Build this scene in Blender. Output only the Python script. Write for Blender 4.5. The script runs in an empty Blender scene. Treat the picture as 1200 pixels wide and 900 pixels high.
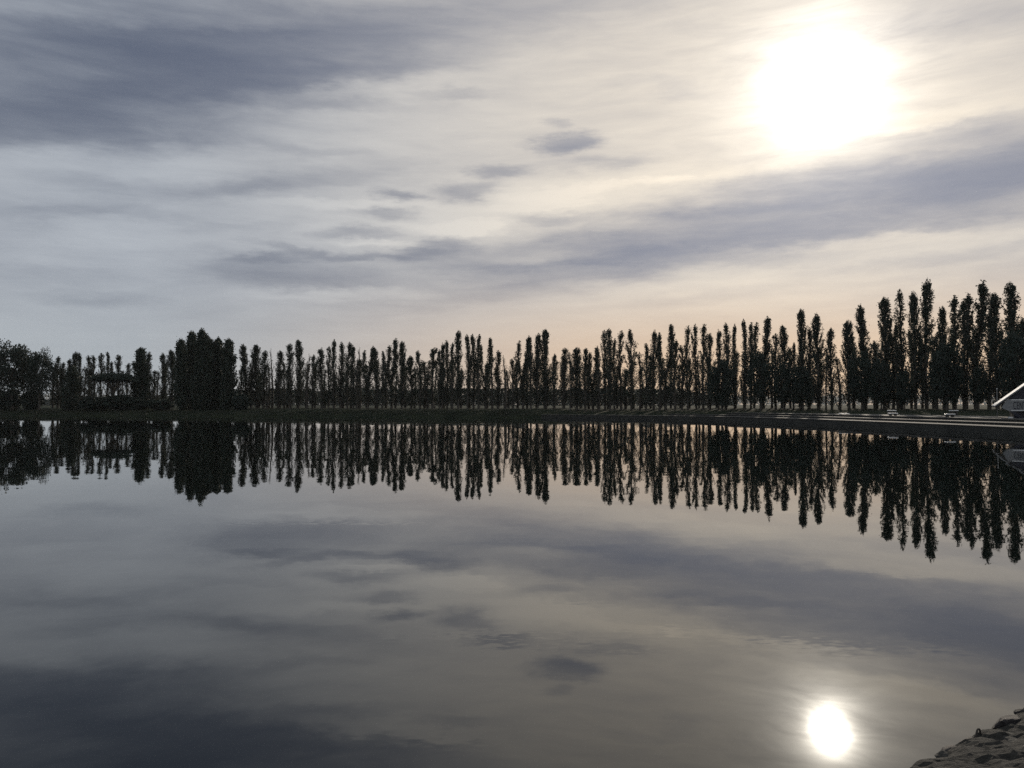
import bpy, bmesh, math, random
import numpy as np
from mathutils import Vector, noise

S = bpy.context.scene
COL = S.collection
rad = math.radians

# ------------------------------------------------------------------ camera
F_PX = 940.0                    # focal length in pixels of the 1200 px wide photograph
PITCH = rad(1.46)
EYE = Vector((0.0, 0.0, 2.2))
cam_d = bpy.data.cameras.new('camera')
cam_d.sensor_fit = 'HORIZONTAL'
cam_d.sensor_width = 36.0
cam_d.lens = 36.0 * F_PX / 1200.0
cam_d.clip_start = 0.05
cam_d.clip_end = 20000.0
cam = bpy.data.objects.new('camera', cam_d)
COL.objects.link(cam)
cam.location = EYE
cam.rotation_euler = (rad(90) + PITCH, 0, 0)
S.camera = cam


def ray(px, py):
    """Direction from the camera through a pixel of the 1200 x 900 photograph."""
    x, y = (px - 600) / F_PX, (450 - py) / F_PX
    d = Vector((x, math.cos(PITCH) - y * math.sin(PITCH), math.sin(PITCH) + y * math.cos(PITCH)))
    return d.normalized()


def at_depth(px, py, D):
    d = ray(px, py)
    return EYE + d * (D / d.y)


def at_z(px, py, z):
    d = ray(px, py)
    return EYE + d * ((z - EYE.z) / d.z)


def azel(px, py):
    d = ray(px, py)
    return math.degrees(math.atan2(d.x, d.y)), math.degrees(math.asin(d.z))


SUN_DIR = ray(965, 100)
SUN_AZ, SUN_EL = azel(965, 100)


def lin(r, g, b):
    f = lambda c: (c / 255 / 12.92) if c / 255 <= 0.04045 else ((c / 255 + 0.055) / 1.055) ** 2.4
    return (f(r), f(g), f(b), 1.0)


# ------------------------------------------------------------------ node helper
class NT:
    def __init__(self, tree):
        self.t = tree
        self.n = tree.nodes
        self.l = tree.links

    def put(self, sock, v):
        if v is None:
            return
        if isinstance(v, bpy.types.NodeSocket):
            self.l.new(v, sock)
        else:
            if sock.type == 'RGBA' and isinstance(v, (int, float)):
                v = (v, v, v, 1)
            sock.default_value = v

    def new(self, kind, ins=(), **props):
        nd = self.n.new(kind)
        for k, v in props.items():
            setattr(nd, k, v)
        items = ins.items() if isinstance(ins, dict) else enumerate(ins)
        for k, v in items:
            self.put(nd.inputs[k], v)
        return nd

    def m(self, op, a, b=None, c=None, clamp=False):
        nd = self.new('ShaderNodeMath', operation=op)
        nd.use_clamp = clamp
        for i, v in enumerate((a, b, c)):
            self.put(nd.inputs[i], v)
        return nd.outputs[0]

    def v(self, op, a, b=None, out=0, scale=None):
        nd = self.new('ShaderNodeVectorMath', operation=op)
        self.put(nd.inputs[0], a)
        if b is not None:
            self.put(nd.inputs[1], b)
        if scale is not None:
            self.put(nd.inputs['Scale'], scale)
        return nd.outputs[out]

    def mix(self, f, a, b, blend='MIX'):
        nd = self.new('ShaderNodeMix', data_type='RGBA', blend_type=blend)
        self.put(nd.inputs[0], f)
        self.put(nd.inputs[6], a)
        self.put(nd.inputs[7], b)
        return nd.outputs[2]

    def ramp(self, x, a, b, ta=0.0, tb=1.0, smooth=True):
        nd = self.new('ShaderNodeMapRange', interpolation_type='SMOOTHSTEP' if smooth else 'LINEAR')
        for k, v in (('Value', x), ('From Min', a), ('From Max', b), ('To Min', ta), ('To Max', tb)):
            self.put(nd.inputs[k], v)
        return nd.outputs[0]

    def noise(self, vec, scale, detail=4.0, rough=0.5, out='Fac', dist=0.0):
        nd = self.new('ShaderNodeTexNoise')
        self.put(nd.inputs['Vector'], vec)
        nd.inputs['Scale'].default_value = scale
        nd.inputs['Detail'].default_value = detail
        nd.inputs['Roughness'].default_value = rough
        nd.inputs['Distortion'].default_value = dist
        return nd.outputs[out]


# ------------------------------------------------------------------ world: veiled morning sky
W = bpy.data.worlds.new('World')
S.world = W
W.use_nodes = True
nt = NT(W.node_tree)
nt.n.clear()
D = nt.new('ShaderNodeTexCoord').outputs['Generated']
sep = nt.new('ShaderNodeSeparateXYZ', [D]).outputs
az = nt.m('MULTIPLY', nt.m('ARCTAN2', sep[0], sep[1]), 57.29578)
el = nt.m('MULTIPLY', nt.m('ARCSINE', sep[2]), 57.29578)
# streaky coordinates: the high cloud lies in long, nearly level, slightly rising wisps
Rv = nt.new('ShaderNodeMapping', [D, (3.1, 0.4, 7.7), (0, rad(1), 0), (1, 1, 1)], vector_type='POINT').outputs[0]
streak = nt.v('MULTIPLY', Rv, (1.0, 1.0, 5.5))
n_big = nt.noise(streak, 2.6, 5, 0.52)
n_fine = nt.noise(streak, 8.0, 8, 0.62, dist=0.5)
n_wisp = nt.noise(nt.v('MULTIPLY', Rv, (1.0, 1.0, 9.0)), 11.0, 6, 0.6, dist=0.8)
warp = nt.noise(nt.v('MULTIPLY', Rv, (1.0, 1.0, 3.6)), 9.0, 7, 0.62, out='Color')
warp = nt.v('MULTIPLY', nt.v('SUBTRACT', warp, (0.5, 0.5, 0.5)), (8.5, 2.5, 0.0))
P = nt.v('ADD', nt.new('ShaderNodeCombineXYZ', [az, el, 0.0]).outputs[0], warp)


def blob(px, py, hw, hh, tilt, wgt):
    a, e = azel(px, py)
    k = 1 / F_PX * 57.3
    mp = nt.new('ShaderNodeMapping', [P, (a, e, 0), (0, 0, rad(tilt)), (hw * k * 1.5, hh * k * 1.5, 1)], vector_type='TEXTURE').outputs[0]
    r = nt.v('LENGTH', mp, out=1)
    return nt.ramp(r, 0.12, 0.98, wgt, 0.0)


BLOBS = [  # px, py, half width, half height, tilt, thickness of the cloud there
    (95, 80, 310, 80, 11, 0.46), (30, 150, 170, 34, 9, 0.30), (240, 110, 190, 12, 7, 0.16), (150, 20, 200, 10, 6, -0.16), (420, 85, 140, 12, 9, 0.16), (330, 55, 280, 44, 8, 0.32), (600, 10, 240, 36, 4, 0.22),
    (640, 316, 250, 30, 5, 0.34), (830, 276, 230, 38, 4, 0.36), (1050, 240, 200, 52, 3, 0.36), (1190, 192, 110, 40, 2, 0.50),
    (960, 213, 130, 18, 0, 0.24), (1130, 20, 120, 40, -8, 0.22), (1090, 160, 110, 10, 2, 0.25), (720, 300, 90, 10, 4, 0.18), (900, 245, 120, 8, 2, 0.16), (1120, 262, 120, 10, 0, 0.16),
    (514, 290, 58, 17, 8, 0.46), (400, 297, 100, 6, -4, 0.36), (330, 302, 60, 5, 2, 0.24), (345, 325, 110, 22, -2, 0.26), (120, 351, 60, 9, 2, 0.22),
    (665, 168, 36, 11, 3, 0.60), (643, 146, 20, 7, 0, 0.30), (460, 229, 26, 9, -8, 0.48), (450, 250, 46, 8, 2, 0.44),
    (425, 272, 56, 7, 2, 0.38), (548, 226, 52, 12, 6, 0.52), (585, 201, 36, 8, 2, 0.42), (640, 257, 58, 8, 2, 0.42),
    (700, 190, 70, 8, 2, 0.24), (330, 215, 190, 12, 10, 0.18), (180, 215, 160, 10, 4, 0.14), (400, 125, 80, 8, 2, 0.22),
    (370, 178, 90, 8, -2, 0.20), (520, 108, 50, 6, 2, 0.20), (120, 250, 120, 8, 3, 0.16), (770, 100, 80, 10, -8, 0.18),
    (300, 262, 70, 7, 8, 0.14), (60, 325, 90, 10, 3, 0.12), (1120, 300, 140, 8, 4, 0.18), (820, 350, 120, 8, 4, 0.16),
    # thin, bright places
    (590, 245, 190, 40, 6, -0.36), (410, 345, 115, 8, 4, -0.34), (550, 266, 60, 8, 4, -0.40), (460, 286, 60, 5, -3, -0.34),
    (420, 240, 110, 6, 3, -0.24), (700, 225, 150, 24, 7, -0.26), (520, 130, 190, 60, 12, -0.16), (460, 105, 120, 10, 8, -0.16),
    (780, 130, 190, 90, 10, -0.15), (100, 190, 170, 16, 8, -0.22), (1120, 110, 120, 70, 6, -0.12), (300, 270, 260, 26, 6, -0.12),
    (900, 330, 400, 30, 7, -0.20), (80, 300, 160, 30, 4, -0.12), (660, 300, 90, 8, 2, -0.24), (1060, 146, 130, 9, 2, -0.24), (820, 205, 130, 9, 3, -0.22), (980, 290, 160, 9, 0, -0.20), (560, 325, 120, 7, 3, -0.16),
]
dens = nt.m('ADD', 0.34, nt.m('MULTIPLY', nt.m('SUBTRACT', n_big, 0.5), 0.55))
dens = nt.m('ADD', dens, nt.m('MULTIPLY', nt.m('SUBTRACT', n_fine, 0.5), 0.46))
dens = nt.m('ADD', dens, nt.m('MULTIPLY', nt.m('SUBTRACT', n_wisp, 0.5), 0.22))
for b in BLOBS:
    dens = nt.m('ADD', dens, blob(*b))
dens = nt.ramp(dens, -0.32, 1.30)
cosang = nt.v('DOT_PRODUCT', D, tuple(SUN_DIR), out=1)
ang = nt.m('MULTIPLY', nt.m('ARCCOSINE', nt.m('MINIMUM', cosang, 0.9999999)), 57.29578)
near = nt.ramp(ang, 4.0, 48.0, 1.0, 0.0)
bright = nt.mix(near, lin(187, 193, 200), lin(242, 230, 212))
dark = nt.mix(near, lin(92, 101, 120), lin(138, 143, 159))
cloud = nt.mix(dens, bright, dark)
# warm low air towards the sun, cooler low air away from it
low = nt.ramp(el, 1.0, 10.0, 1.0, 0.0)
lowcol = nt.mix(nt.ramp(az, -28.0, 14.0), lin(174, 181, 186), lin(236, 198, 156))
cloud = nt.mix(nt.m('MULTIPLY', low, 0.84), cloud, lowcol)
sky = nt.new('ShaderNodeTexSky', sky_type='NISHITA')
sky.sun_disc = False
sky.sun_elevation = rad(SUN_EL)
sky.sun_rotation = rad(SUN_AZ)
sky.dust_density = 3.0
cover = nt.m('MULTIPLY', nt.m('ADD', dens, 1.2, clamp=False), 0.8, clamp=True)
cover = nt.m('MAXIMUM', cover, 0.92)
STR = 0.1
mixed = nt.mix(cover, sky.outputs[0], nt.v('SCALE', cloud, scale=1.0 / STR))
# aureole: the veiled sun itself, forward-scattered by the thin cloud
a1 = nt.m('POWER', nt.m('DIVIDE', 4.4, nt.m('MAXIMUM', ang, 0.35)), 2.35)
a1 = nt.m('MULTIPLY', nt.m('MINIMUM', a1, 80.0), nt.m('SUBTRACT', 0.42, nt.m('MULTIPLY', dens, 0.22)))
a1 = nt.m('MULTIPLY', a1, nt.ramp(n_fine, 0.25, 0.75, 1.35, 0.65))
a2 = nt.m('MULTIPLY', nt.m('EXPONENT', nt.m('MULTIPLY', ang, -0.16)), 0.12)
aur = nt.v('ADD', nt.v('SCALE', (1.0, 0.93, 0.80), scale=nt.m('DIVIDE', a1, STR)), nt.v('SCALE', (1.0, 0.90, 0.74), scale=nt.m('DIVIDE', a2, STR)))
total = nt.v('ADD', mixed, aur)
bg = nt.new('ShaderNodeBackground', {'Color': total, 'Strength': STR})
nt.l.new(bg.outputs[0], nt.new('ShaderNodeOutputWorld').inputs['Surface'])

# ------------------------------------------------------------------ sun and exposure
sun_d = bpy.data.lights.new('sun', 'SUN')
sun_d.energy = 2.2
sun_d.angle = rad(0.5)
sun_d.color = (1.0, 0.88, 0.72)
sun = bpy.data.objects.new('sun', sun_d)
COL.objects.link(sun)
sun.rotation_euler = SUN_DIR.to_track_quat('Z', 'Y').to_euler()
sun.location = (60, 120, 80)
S.view_settings.view_transform = 'Standard'
S.view_settings.look = 'None'
S.view_settings.exposure = 0.0
S.view_settings.gamma = 1.0
S.render.engine = 'CYCLES'
S.cycles.max_bounces = 6
S.cycles.diffuse_bounces = 2
S.cycles.glossy_bounces = 3
S.cycles.transmission_bounces = 3
S.cycles.volume_bounces = 0
S.cycles.use_denoising = False


# ------------------------------------------------------------------ object helpers
def tag(o, label=None, cat=None, group=None, kind=None):
    if label:
        o['label'] = label
    if cat:
        o['category'] = cat
    if group:
        o['group'] = group
    if kind:
        o['kind'] = kind
    return o


def link(name, data, parent=None):
    o = bpy.data.objects.new(name, data)
    COL.objects.link(o)
    if parent is not None:
        o.parent = parent
    return o


def empty(name, loc, rz=0.0):
    o = link(name, None)
    o.empty_display_size = 0.3
    o.location = loc
    o.rotation_euler = (0, 0, rz)
    return o


def mesh(name, verts, faces, mat, smooth=False):
    me = bpy.data.meshes.new(name)
    me.from_pydata([tuple(map(float, v)) for v in verts], [], faces)
    me.materials.append(mat)
    if smooth:
        me.polygons.foreach_set('use_smooth', [True] * len(me.polygons))
    me.update()
    return me


def quads(name, q, mat):
    """q: (N,4,3) array of loose quads, made in bulk."""
    n = len(q)
    me = bpy.data.meshes.new(name)
    me.vertices.add(n * 4)
    me.vertices.foreach_set('co', np.ascontiguousarray(q, dtype=np.float32).ravel())
    me.loops.add(n * 4)
    me.loops.foreach_set('vertex_index', np.arange(n * 4, dtype=np.int32))
    me.polygons.add(n)
    me.polygons.foreach_set('loop_start', np.arange(0, n * 4, 4, dtype=np.int32))
    me.polygons.foreach_set('loop_total', np.full(n, 4, dtype=np.int32))
    me.materials.append(mat)
    me.update(calc_edges=True)
    return me


def box(bm, x0, x1, y0, y1, z0, z1):
    v = [bm.verts.new(p) for p in ((x0, y0, z0), (x1, y0, z0), (x1, y1, z0), (x0, y1, z0), (x0, y0, z1), (x1, y0, z1), (x1, y1, z1), (x0, y1, z1))]
    for f in ((3, 2, 1, 0), (4, 5, 6, 7), (0, 1, 5, 4), (1, 2, 6, 5), (2, 3, 7, 6), (3, 0, 4, 7)):
        bm.faces.new([v[i] for i in f])


def bm_obj(name, bm, mat, parent=None, bevel=0.0):
    if bevel:
        bmesh.ops.bevel(bm, geom=bm.edges[:], offset=bevel, segments=2, affect='EDGES', profile=0.5)
    bmesh.ops.recalc_face_normals(bm, faces=bm.faces[:])
    me = bpy.data.meshes.new(name)
    bm.to_mesh(me)
    bm.free()
    me.materials.append(mat)
    return link(name, me, parent)


def tube(V, Fc, pts, radii, sides=5):
    """Appends a tapered tube along pts to the lists V and Fc."""
    base = len(V)
    pts = [Vector(p) for p in pts]
    for i, (p, r) in enumerate(zip(pts, radii)):
        t = (pts[min(i + 1, len(pts) - 1)] - pts[max(i - 1, 0)]).normalized()
        a = t.cross(Vector((0.31, 0.95, 0.02)))
        if a.length < 1e-3:
            a = t.cross(Vector((1, 0, 0)))
        a.normalize()
        b = t.cross(a)
        for k in range(sides):
            w = 2 * math.pi * k / sides
            V.append(p + a * (r * math.cos(w)) + b * (r * math.sin(w)))
    for i in range(len(pts) - 1):
        for k in range(sides):
            k2 = (k + 1) % sides
            Fc.append((base + i * sides + k, base + i * sides + k2, base + (i + 1) * sides + k2, base + (i + 1) * sides + k))


# ------------------------------------------------------------------ materials
def material(name):
    mt = bpy.data.materials.new(name)
    mt.use_nodes = True
    t = NT(mt.node_tree)
    t.n.clear()
    out = t.new('ShaderNodeOutputMaterial')
    return mt, t, out


def solid(name, c1, c2, scale, rough=0.8, bump=0.0, bscale=None, detail=6, stretch=(1, 1, 1), coord='Object', spec=0.5):
    mt, t, out = material(name)
    co = t.v('MULTIPLY', t.new('ShaderNodeTexCoord').outputs[coord], stretch)
    n = t.noise(co, scale, detail, 0.6)
    col = t.mix(t.ramp(n, 0.32, 0.68), c1, c2)
    p = t.new('ShaderNodeBsdfPrincipled', {'Base Color': col, 'Roughness': rough, 'Specular IOR Level': spec})
    if bump:
        b = t.new('ShaderNodeBump', {'Height': t.noise(co, bscale or scale * 4, 8, 0.65), 'Distance': bump})
        t.l.new(b.outputs[0], p.inputs['Normal'])
    t.l.new(p.outputs[0], out.inputs['Surface'])
    return mt


def leaf_mat(name, c1, c2, trans):
    mt, t, out = material(name)
    geo = t.new('ShaderNodeNewGeometry')
    rnd = geo.outputs['Random Per Island']
    col = t.mix(rnd, c1, c2)
    d = t.new('ShaderNodeBsdfPrincipled', {'Base Color': col, 'Roughness': 0.62, 'Specular IOR Level': 0.25})
    tr = t.new('ShaderNodeBsdfTranslucent', {'Color': t.mix(rnd, (c1[0] * 1.6, c1[1] * 1.3, c1[2], 1), (c2[0] * 1.6, c2[1] * 1.3, c2[2], 1))})
    mx = t.new('ShaderNodeMixShader', [trans, d.outputs[0], tr.outputs[0]])
    t.l.new(mx.outputs[0], out.inputs['Surface'])
    return mt


M_LEAF = leaf_mat('poplar_leaf', (0.017, 0.034, 0.026, 1), (0.040, 0.053, 0.038, 1), 0.12)
M_LEAF2 = leaf_mat('broad_leaf', (0.013, 0.026, 0.021, 1), (0.026, 0.040, 0.029, 1), 0.08)
M_BARK = solid('bark', (0.045, 0.040, 0.033, 1), (0.085, 0.075, 0.06, 1), 2.5, 0.9, 0.02, 12, stretch=(1, 1, 0.2))
M_GRASS = solid('bank_grass', (0.010, 0.016, 0.010, 1), (0.026, 0.032, 0.018, 1), 0.35, 0.95, 0.05, 6, spec=0.05)
M_BLADE = leaf_mat('grass_blade', (0.012, 0.019, 0.011, 1), (0.028, 0.032, 0.018, 1), 0.08)
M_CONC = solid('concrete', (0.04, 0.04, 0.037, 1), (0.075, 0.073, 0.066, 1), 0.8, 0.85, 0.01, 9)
M_CONCD = solid('dark_concrete', (0.012, 0.014, 0.012, 1), (0.032, 0.033, 0.028, 1), 0.6, 0.8, 0.02, 7)  # darker than the copings, for step bodies and bench legs
M_BENCH = solid('pale_bench', (0.74, 0.74, 0.72, 1), (0.82, 0.82, 0.80, 1), 3.0, 0.3, 0.004, 20)
M_WHITE = solid('white_paint', (0.74, 0.74, 0.72, 1), (0.82, 0.82, 0.80, 1), 2.0, 0.45, 0.002, 20)
M_GREYP = solid('grey_board', (0.17, 0.175, 0.175, 1), (0.24, 0.245, 0.245, 1), 3.0, 0.6, 0.004, 14, stretch=(1, 1, 5))
M_NAVY = solid('navy_paint', (0.006, 0.007, 0.016, 1), (0.010, 0.011, 0.024, 1), 2.0, 0.5, 0.002, 15)
M_ROOF = solid('roof_sheet', (0.55, 0.55, 0.55, 1), (0.68, 0.68, 0.67, 1), 2.0, 0.7, 0.01, 9)
M_STONE = solid('shore_stone', (0.022, 0.021, 0.017, 1), (0.066, 0.062, 0.054, 1), 16.0, 0.9, 0.012, 30)
M_STONED = solid('wet_stone', (0.010, 0.008, 0.008, 1), (0.030, 0.024, 0.022, 1), 18.0, 0.8, 0.010, 40)
M_SHORE = solid('stony_soil', (0.012, 0.011, 0.008, 1), (0.040, 0.037, 0.030, 1), 14.0, 0.95, 0.02, 45)
M_ROOT = solid('dead_twig', (0.03, 0.024, 0.018, 1), (0.06, 0.05, 0.04, 1), 20.0, 0.8)
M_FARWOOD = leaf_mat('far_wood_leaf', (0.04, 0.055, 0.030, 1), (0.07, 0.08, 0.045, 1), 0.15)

# lake water: clear dark water, mirror-still with very slight ripples
M_WATER, t, out = material('lake_water')
pos = t.new('ShaderNodeNewGeometry').outputs['Position']
w1 = t.noise(t.v('MULTIPLY', pos, (0.55, 1.0, 1.0)), 0.9, 3, 0.5, out='Color')
w2 = t.noise(t.v('ADD', t.v('MULTIPLY', pos, (0.5, 1.0, 1.0)), (31, 7, 3)), 4.2, 2, 0.5, out='Color')
w3 = t.noise(pos, 0.12, 2, 0.5, out='Color')
patch = t.ramp(t.noise(t.v('MULTIPLY', pos, (0.35, 1.0, 1.0)), 0.16, 3, 0.6), 0.50, 0.74, 0.30, 2.2)
s1 = t.v('SCALE', t.v('SUBTRACT', w1, (0.5, 0.5, 0.5)), scale=0.0085)
s2 = t.v('SCALE', t.v('SUBTRACT', w2, (0.5, 0.5, 0.5)), scale=t.m('MULTIPLY', patch, 0.0060))
s3 = t.v('SCALE', t.v('SUBTRACT', w3, (0.5, 0.5, 0.5)), scale=0.004)
w4 = t.noise(t.v('MULTIPLY', pos, (0.45, 1.0, 1.0)), 15.0, 2, 0.5, out='Color')
gust = t.ramp(t.noise(t.v('ADD', t.v('MULTIPLY', pos, (0.30, 1.0, 1.0)), (4.0, 2.0, 0.0)), 0.33, 4, 0.65), 0.56, 0.70)
s4 = t.v('SCALE', t.v('SUBTRACT', w4, (0.5, 0.5, 0.5)), scale=t.m('MULTIPLY', gust, 0.030))
sl = t.v('ADD', t.v('ADD', t.v('ADD', s1, s2), s3), s4)
sl = t.v('MULTIPLY', sl, (0.7, 1.0, 0.0))
nrm = t.v('NORMALIZE', t.v('ADD', sl, (0, 0, 1)))
p = t.new('ShaderNodeBsdfPrincipled', {'Base Color': (0.004, 0.006, 0.005, 1), 'Roughness': 0.012, 'IOR': 1.54, 'Normal': nrm})
t.l.new(p.outputs[0], out.inputs['Surface'])

# ------------------------------------------------------------------ the lake shore, walked anticlockwise seen from above
CTRL = [(-8, -2.6), (-2, 1.6), (2.37, 4.85), (3.7, 5.82), (8, 9.2), (18, 17), (29, 27), (35, 40), (36.3, 57), (35.6, 71), (34.4, 84),
        (32.5, 98), (27, 112), (13, 126), (0, 133), (-20, 139), (-45, 145), (-75, 152), (-101, 158), (-150, 166), (-205, 160),
        (-245, 120), (-240, 50), (-180, 5), (-90, -15), (-35, -14)]


def catmull(ctrl, per):
    P_ = np.array(ctrl, float)
    n = len(P_)
    outp = []
    for i in range(n):
        p0, p1, p2, p3 = P_[i - 1], P_[i], P_[(i + 1) % n], P_[(i + 2) % n]
        k = max(4, int(np.linalg.norm(p2 - p1) / per))
        for j in range(k):
            u = j / k
            outp.append(0.5 * ((2 * p1) + (-p0 + p2) * u + (2 * p0 - 5 * p1 + 4 * p2 - p3) * u * u + (-p0 + 3 * p1 - 3 * p2 + p3) * u ** 3))
    return np.array(outp)


LOOP = catmull(CTRL, 1.6)
NL = len(LOOP)
TAN = np.roll(LOOP, -1, 0) - np.roll(LOOP, 1, 0)
TAN /= np.linalg.norm(TAN, axis=1)[:, None]
NOR = np.stack([TAN[:, 1], -TAN[:, 0]], 1)          # outward, away from the water


def near_idx(pt):
    return int(np.argmin(((LOOP - np.array(pt)) ** 2).sum(1)))


QA, QB = near_idx((29, 27)), near_idx((4, 131))       # the stepped quay runs between these
QV = np.zeros(NL)
QV[QA:QB + 1] = 1
NV = np.zeros(NL)
NV[near_idx((-5, -0.5)):near_idx((11, 11.4)) + 1] = 1
NAT = ([-1.5, 0, 0.5, 1.5, 4, 8, 14, 30, 80], [-0.7, -0.02, 0.22, 0.5, 0.85, 1.15, 1.4, 1.5, 1.5])
QUA = ([-1.5, 0, 0.5, 1.5, 6, 10, 15, 30, 80], [-0.7, -0.6, -0.5, -0.3, 0.3, 0.60, 0.97, 1.55, 1.5])


def ground_z(x, y):
    d2 = ((LOOP - np.array((x, y))) ** 2).sum(1)
    i = int(np.argmin(d2))
    off = math.sqrt(d2[i])
    prof = QUA if QV[i] else NAT
    return float(np.interp(off, *prof))


OFFS = [-1.5, 0, 0.25, 0.5, 1.0, 1.5, 2.5, 4, 6, 8, 10, 12, 15, 20, 30]
rng = random.Random(5)
V, Fc = [], []
for o_ in OFFS:
    for i in range(NL):
        p_ = LOOP[i] + NOR[i] * o_
        z_ = float(np.interp(o_, *(QUA if QV[i] else NAT)))
        if NV[i] and -1 < o_ < 4.5:
            z_ -= 0.30
        if 0 < o_ and not QV[i]:
            z_ += 0.10 * noise.noise(Vector((p_[0] * 0.5, p_[1] * 0.5, 0.3))) * min(1, o_ / 2)
        V.append((p_[0], p_[1], z_))
CEN = np.array((-95.0, 75.0))
NAZ = 160
# morph to great circles of the open plain
for R_, z_ in ((0.35, 1.5), (1.2, 1.5), (4.0, 1.4), (12.0, 1.2), (60.0, 0.9)):
    for i in range(NL):
        b_ = LOOP[i] + NOR[i] * 30
        d_ = b_ - CEN
        th = math.atan2(d_[1], d_[0])
        r0 = np.linalg.norm(d_)
        rr = r0 + (6300 - r0) * R_ / 60.0
        V.append((CEN[0] + rr * math.cos(th), CEN[1] + rr * math.sin(th), z_))
rows = len(V) // NL
for k in range(rows - 1):
    for i in range(NL):
        j = (i + 1) % NL
        Fc.append((k * NL + i, (k + 1) * NL + i, (k + 1) * NL + j, k * NL + j))
tag(link('ground', mesh('ground', V, Fc, M_GRASS, True)), 'dark grassy bank and flat land around the lake', kind='structure')

wl = LOOP + NOR * 1.4
me = mesh('water', [(q[0], q[1], 0.0) for q in wl], [tuple(range(NL))], M_WATER)
tag(link('water', me), 'still lake water mirroring the sky and the poplars', kind='structure')

# lake bed just below, so that nothing is open under the water
# ------------------------------------------------------------------ stepped concrete quay on the far right shore
STEPS = [(0.0, 2.3, -0.75, 0.56), (2.3, 4.4, -0.70, 0.78), (4.4, 13.5, -0.6, 1.02)]


def strip(name, i0, i1, o0, o1, zb, zt, mat, lip=0.0):
    V, Fc = [], []
    idx = list(range(i0, i1 + 1))
    n = len(idx)
    for i in idx:
        # the outer steps die away into the bank at the far end
        f = min(1.0, (i1 - i) / 22.0)
        a_ = LOOP[i] + NOR[i] * o0
        b_ = LOOP[i] + NOR[i] * (o0 + (o1 - o0) * (0.25 + 0.75 * f))
        V += [(a_[0], a_[1], zb), (a_[0], a_[1], zt), (b_[0], b_[1], zt + 0.01), (b_[0], b_[1], zb)]
    for k in range(n - 1):
        for e in range(4):
            e2 = (e + 1) % 4
            Fc.append((k * 4 + e, (k + 1) * 4 + e, (k + 1) * 4 + e2, k * 4 + e2))
    Fc.append((0, 1, 2, 3))
    Fc.append(tuple((n - 1) * 4 + e for e in (3, 2, 1, 0)))
    o = link(name, mesh(name, V, Fc, mat))
    return o


QE = [QB, near_idx((22, 118)), near_idx((27, 112))]
quay = empty('stepped_quay', (37, 70, 0))
tag(quay, 'long stepped concrete quay along the right hand shore below the poplars', 'quay')
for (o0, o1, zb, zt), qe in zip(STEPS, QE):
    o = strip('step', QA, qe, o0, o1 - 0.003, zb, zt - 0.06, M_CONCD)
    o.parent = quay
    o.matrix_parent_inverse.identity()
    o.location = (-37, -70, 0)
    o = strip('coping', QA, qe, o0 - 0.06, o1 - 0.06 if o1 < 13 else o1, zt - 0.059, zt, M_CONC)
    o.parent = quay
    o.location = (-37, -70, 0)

# ------------------------------------------------------------------ trees
def leaf_quads(cen, size, r, flat=0.0):
    """A loose diamond leaf spray at each centre."""
    n = len(cen)
    u = r.normal(size=(n, 3))
    u[:, 2] *= 1.6
    u /= np.linalg.norm(u, axis=1)[:, None]
    w = r.normal(size=(n, 3))
    w[:, 2] *= (1 - flat)
    v = np.cross(u, w)
    v /= np.linalg.norm(v, axis=1)[:, None] + 1e-9
    s = size[:, None]
    k = r.uniform(0.5, 0.85, size=(n, 1))
    return np.stack([cen - u * s, cen - v * s * k, cen + u * s * r.uniform(.8, 1.1, size=(n, 1)), cen + v * s * k], 1)


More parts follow.
